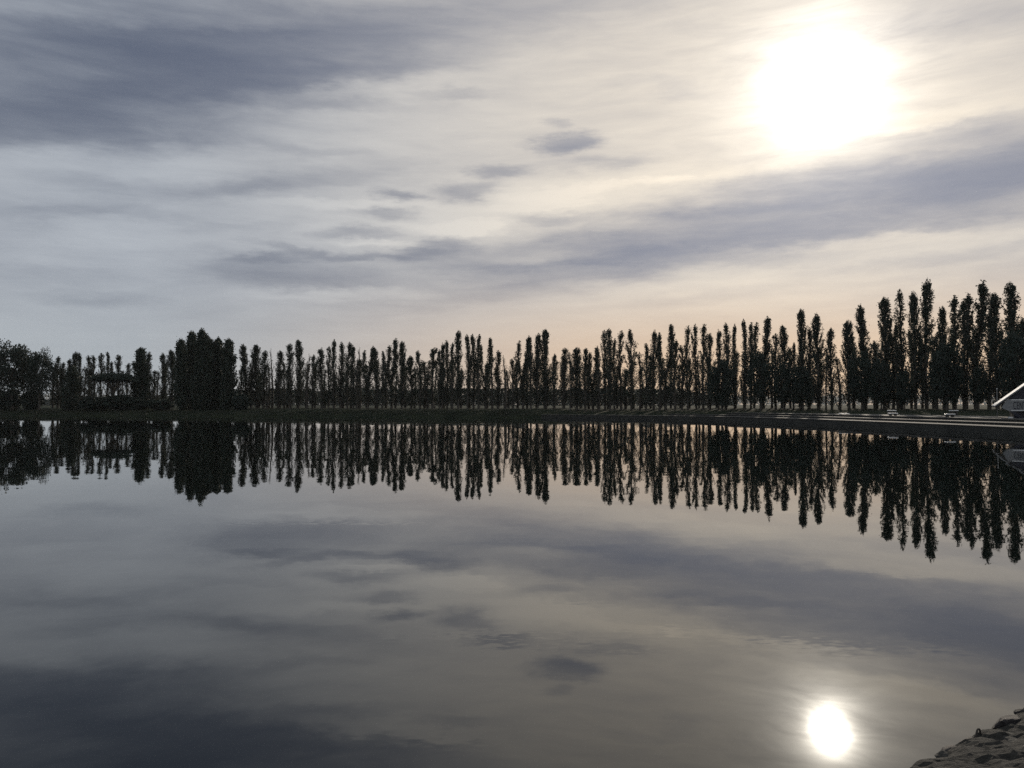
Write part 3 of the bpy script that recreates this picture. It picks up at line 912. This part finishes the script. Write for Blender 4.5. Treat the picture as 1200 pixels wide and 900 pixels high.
lme = bpy.data.meshes.new_from_object(tmp.evaluated_get(bpy.context.evaluated_depsgraph_get()))
bpy.data.objects.remove(tmp)
lme.materials.clear()
lme.materials.append(M_NAVY)
fo = link('lettering', lme, b)
fo.rotation_euler = (rad(90), 0, 0)
fo.location = (1.30, .046, zb + .18)
fo.scale = (.36, 1.0, 1)
prism('wall', [(1.55, -.7), (2 * half - 1.3, -.7), (2 * half - 1.3, zb - .005), (1.3, zb - .005)], .5, 6.5, M_NAVY)
prism('ramp_cheek', [(1.05, zb + .0), (1.35, zb + .0), (2.9, -.55), (2.9, -.75), (2.6, -.75)], -.02, .05, M_NAVY)
bm = bmesh.new()
box(bm, 1.0, 1.22, -.5, -.1, -.08, .14)
o = bm_obj('crate_body', bm, M_WHITE, None, .01)
o.name = 'white_box'
o.location = hut.location
tag(o, 'small white box on the ground at the corner of the hut', 'box')

pole = empty('pole', (at_depth(1168.5, 473, 74).x, 74, 0.9))
tag(pole, 'thin pale pole standing just behind the eave of the hut', 'pole')
V, Fc = [], []
tube(V, Fc, [(0, 0, -.3), (0, 0, 1.4), (0, 0, 2.72)], [.032, .03, .026], 8)
link('shaft', mesh('shaft', V, Fc, M_GREYP, True), pole)
V, Fc = [], []
tube(V, Fc, [(0, 0, 2.72), (0, 0, 2.76), (0, 0, 2.80)], [.03, .04, .012], 8)
link('cap', mesh('cap', V, Fc, M_BENCH, True), pole)

# ------------------------------------------------------------------ the stony shore at our feet
i0, i1 = near_idx((-6, -1.2)), near_idx((12, 12.2))
seg = LOOP[i0:i1 + 1]
ln = np.concatenate([[0], np.cumsum(np.linalg.norm(np.diff(seg, axis=0), axis=1))])
nu = int(ln[-1] / 0.028)
us = np.linspace(0, ln[-1], nu)
px_, py_ = np.interp(us, ln, seg[:, 0]), np.interp(us, ln, seg[:, 1])
tn = np.stack([np.gradient(px_), np.gradient(py_)], 1)
tn /= np.linalg.norm(tn, axis=1)[:, None]
nn = np.stack([tn[:, 1], -tn[:, 0]], 1)
vs = np.concatenate([np.linspace(-.5, -.1, 9), np.linspace(-.08, 1.0, 40), np.linspace(1.06, 3.2, 24)])
V, Fc = [], []
for j, o_ in enumerate(vs):
    for i in range(nu):
        x, y = px_[i] + nn[i, 0] * o_, py_[i] + nn[i, 1] * o_
        z = float(np.interp(o_, [-.5, -.08, 0, .06, .14, .5, 1.5, 3.2], [-.5, -.12, .01, .07, .10, .17, .42, .70]))
        f = noise.fractal(Vector((x * 3.2, y * 3.2, 1.7)), .8, 2.1, 5)
        c = noise.cell(Vector((x * 7 + f * .6, y * 7, 2.2)))
        g_ = noise.fractal(Vector((x * 17, y * 17, 4.7)), .7, 2.1, 4)
        V.append((x, y, z + .035 * f + .014 * c + .010 * g_))
for j in range(len(vs) - 1):
    for i in range(nu - 1):
        Fc.append((j * nu + i, (j + 1) * nu + i, (j + 1) * nu + i + 1, j * nu + i + 1))
tag(link('shore', mesh('shore', V, Fc, M_SHORE, False)), 'stony earth shore at the near corner of the lake', kind='structure')


def stone(name, px, py, z, L_, B_, H_, ang, mat, label, seed, planes=16, tilt=0.0, group='stones on the near shore'):
    r = np.random.default_rng(seed)
    bm = bmesh.new()
    bmesh.ops.create_icosphere(bm, subdivisions=4, radius=1.0)
    N = r.normal(size=(planes, 3))
    N /= np.linalg.norm(N, axis=1)[:, None]
    dd = r.uniform(.62, .95, planes)
    for v in bm.verts:
        d = np.array(v.co)
        k = N @ d
        rr = min([dd[i] / k[i] for i in range(planes) if k[i] > .05] + [1.15])
        f = noise.fractal(Vector((d * 2.3 + seed)), .9, 2.0, 5)
        rr *= 1 + .07 * f
        v.co = Vector((d[0] * rr * L_ / 2, d[1] * rr * B_ / 2, d[2] * rr * H_ / 2))
    me = bpy.data.meshes.new(name)
    bm.to_mesh(me)
    bm.free()
    me.materials.append(mat)
    o = link(name, me)
    p_ = at_z(px, py, z)
    o.location = p_ - Vector((0, 0, .008 if mat is M_STONED else .012))
    o.rotation_euler = (tilt, rad(3), ang)
    return tag(o, label, 'stone', group)


EDGE = math.atan2(5.82 - 4.85, 3.7 - 2.37)
stone('stone', 1186, 848, .06, .58, .14, .13, EDGE, M_STONED, 'long dark wet stone lying along the water edge', 1)
stone('stone', 1186, 868, .07, .34, .24, .14, EDGE + .3, M_STONE, 'largest pale grey stone beside the long dark one', 2)
stone('stone', 1160, 880, .06, .26, .18, .12, EDGE - .2, M_STONE, 'pale flat stone below the loop of dead root', 3)
stone('stone', 1136, 870, .03, .26, .10, .07, EDGE, M_STONED, 'small dark stone at the water left of the root loop', 4)
stone('stone', 1112, 883, .02, .30, .11, .07, EDGE + .1, M_STONED, 'dark slab stone along the lower water edge', 5)
stone('stone', 1084, 896, .01, .26, .12, .07, EDGE - .1, M_STONED, 'dark stone nearest the lower picture edge, half in water', 6)
stone('stone', 1146, 895, .06, .22, .16, .11, .4, M_STONE, 'grey stone in the lower corner behind the dark slab', 7)
stone('stone', 1196, 893, .10, .24, .2, .13, .9, M_STONE, 'grey stone in the extreme lower right corner', 8)
stone('stone', 1196, 835, .07, .09, .06, .06, .2, M_STONED, 'small knob of dark stone at the upper end of the shore', 9)
rs = random.Random(77)
for k in range(34):
    px = rs.uniform(1085, 1200)
    ye = 900 - (px - 1062) * 0.50
    py = rs.uniform(ye + 4, 905)
    s_ = rs.uniform(.025, .07)
    stone('pebble', px, py, .055, s_ * 1.5, s_, s_ * .8, rs.uniform(0, 3), M_STONE if rs.random() < .6 else M_STONED,
          'small loose pebble among the stones of the near shore', 200 + k, planes=10, group='pebbles on the near shore')
# a loop of dead root arching over the edge
V, Fc = [], []
p_ = at_z(1146.5, 859, .09)
e = Vector((math.cos(EDGE), math.sin(EDGE), 0))
pts = []
for k in range(11):
    w = math.pi * k / 10
    pts.append(e * (-.026 * math.cos(w)) + Vector((0, 0, .034 * math.sin(w) - .008)))
pts = [e * -.11 + Vector((0, 0, -.035)), e * -.06 + Vector((0, 0, -.012))] + pts
tube(V, Fc, pts, [.006, .007] + [.0065] * 11, 6)
o = link('dead_root', mesh('dead_root', V, Fc, M_ROOT, True))
o.location = p_
tag(o, 'thin dead root arching in a small loop over the shore edge', 'root')

# ------------------------------------------------------------------ morning haze
HAZE = 0.00008
if HAZE:
    mt, t, out = material('haze')
    pv = t.new('ShaderNodeVolumePrincipled', {'Color': (0.90, 0.93, 0.95, 1), 'Density': HAZE, 'Anisotropy': 0.1})
    t.l.new(pv.outputs[0], out.inputs['Volume'])
    bm = bmesh.new()
    box(bm, -7200, 7200, -7200, 7200, -2.0, 75.0)
    o = bm_obj('haze', bm, mt)
    tag(o, 'thin pale morning haze over the lake and plain', kind='stuff')
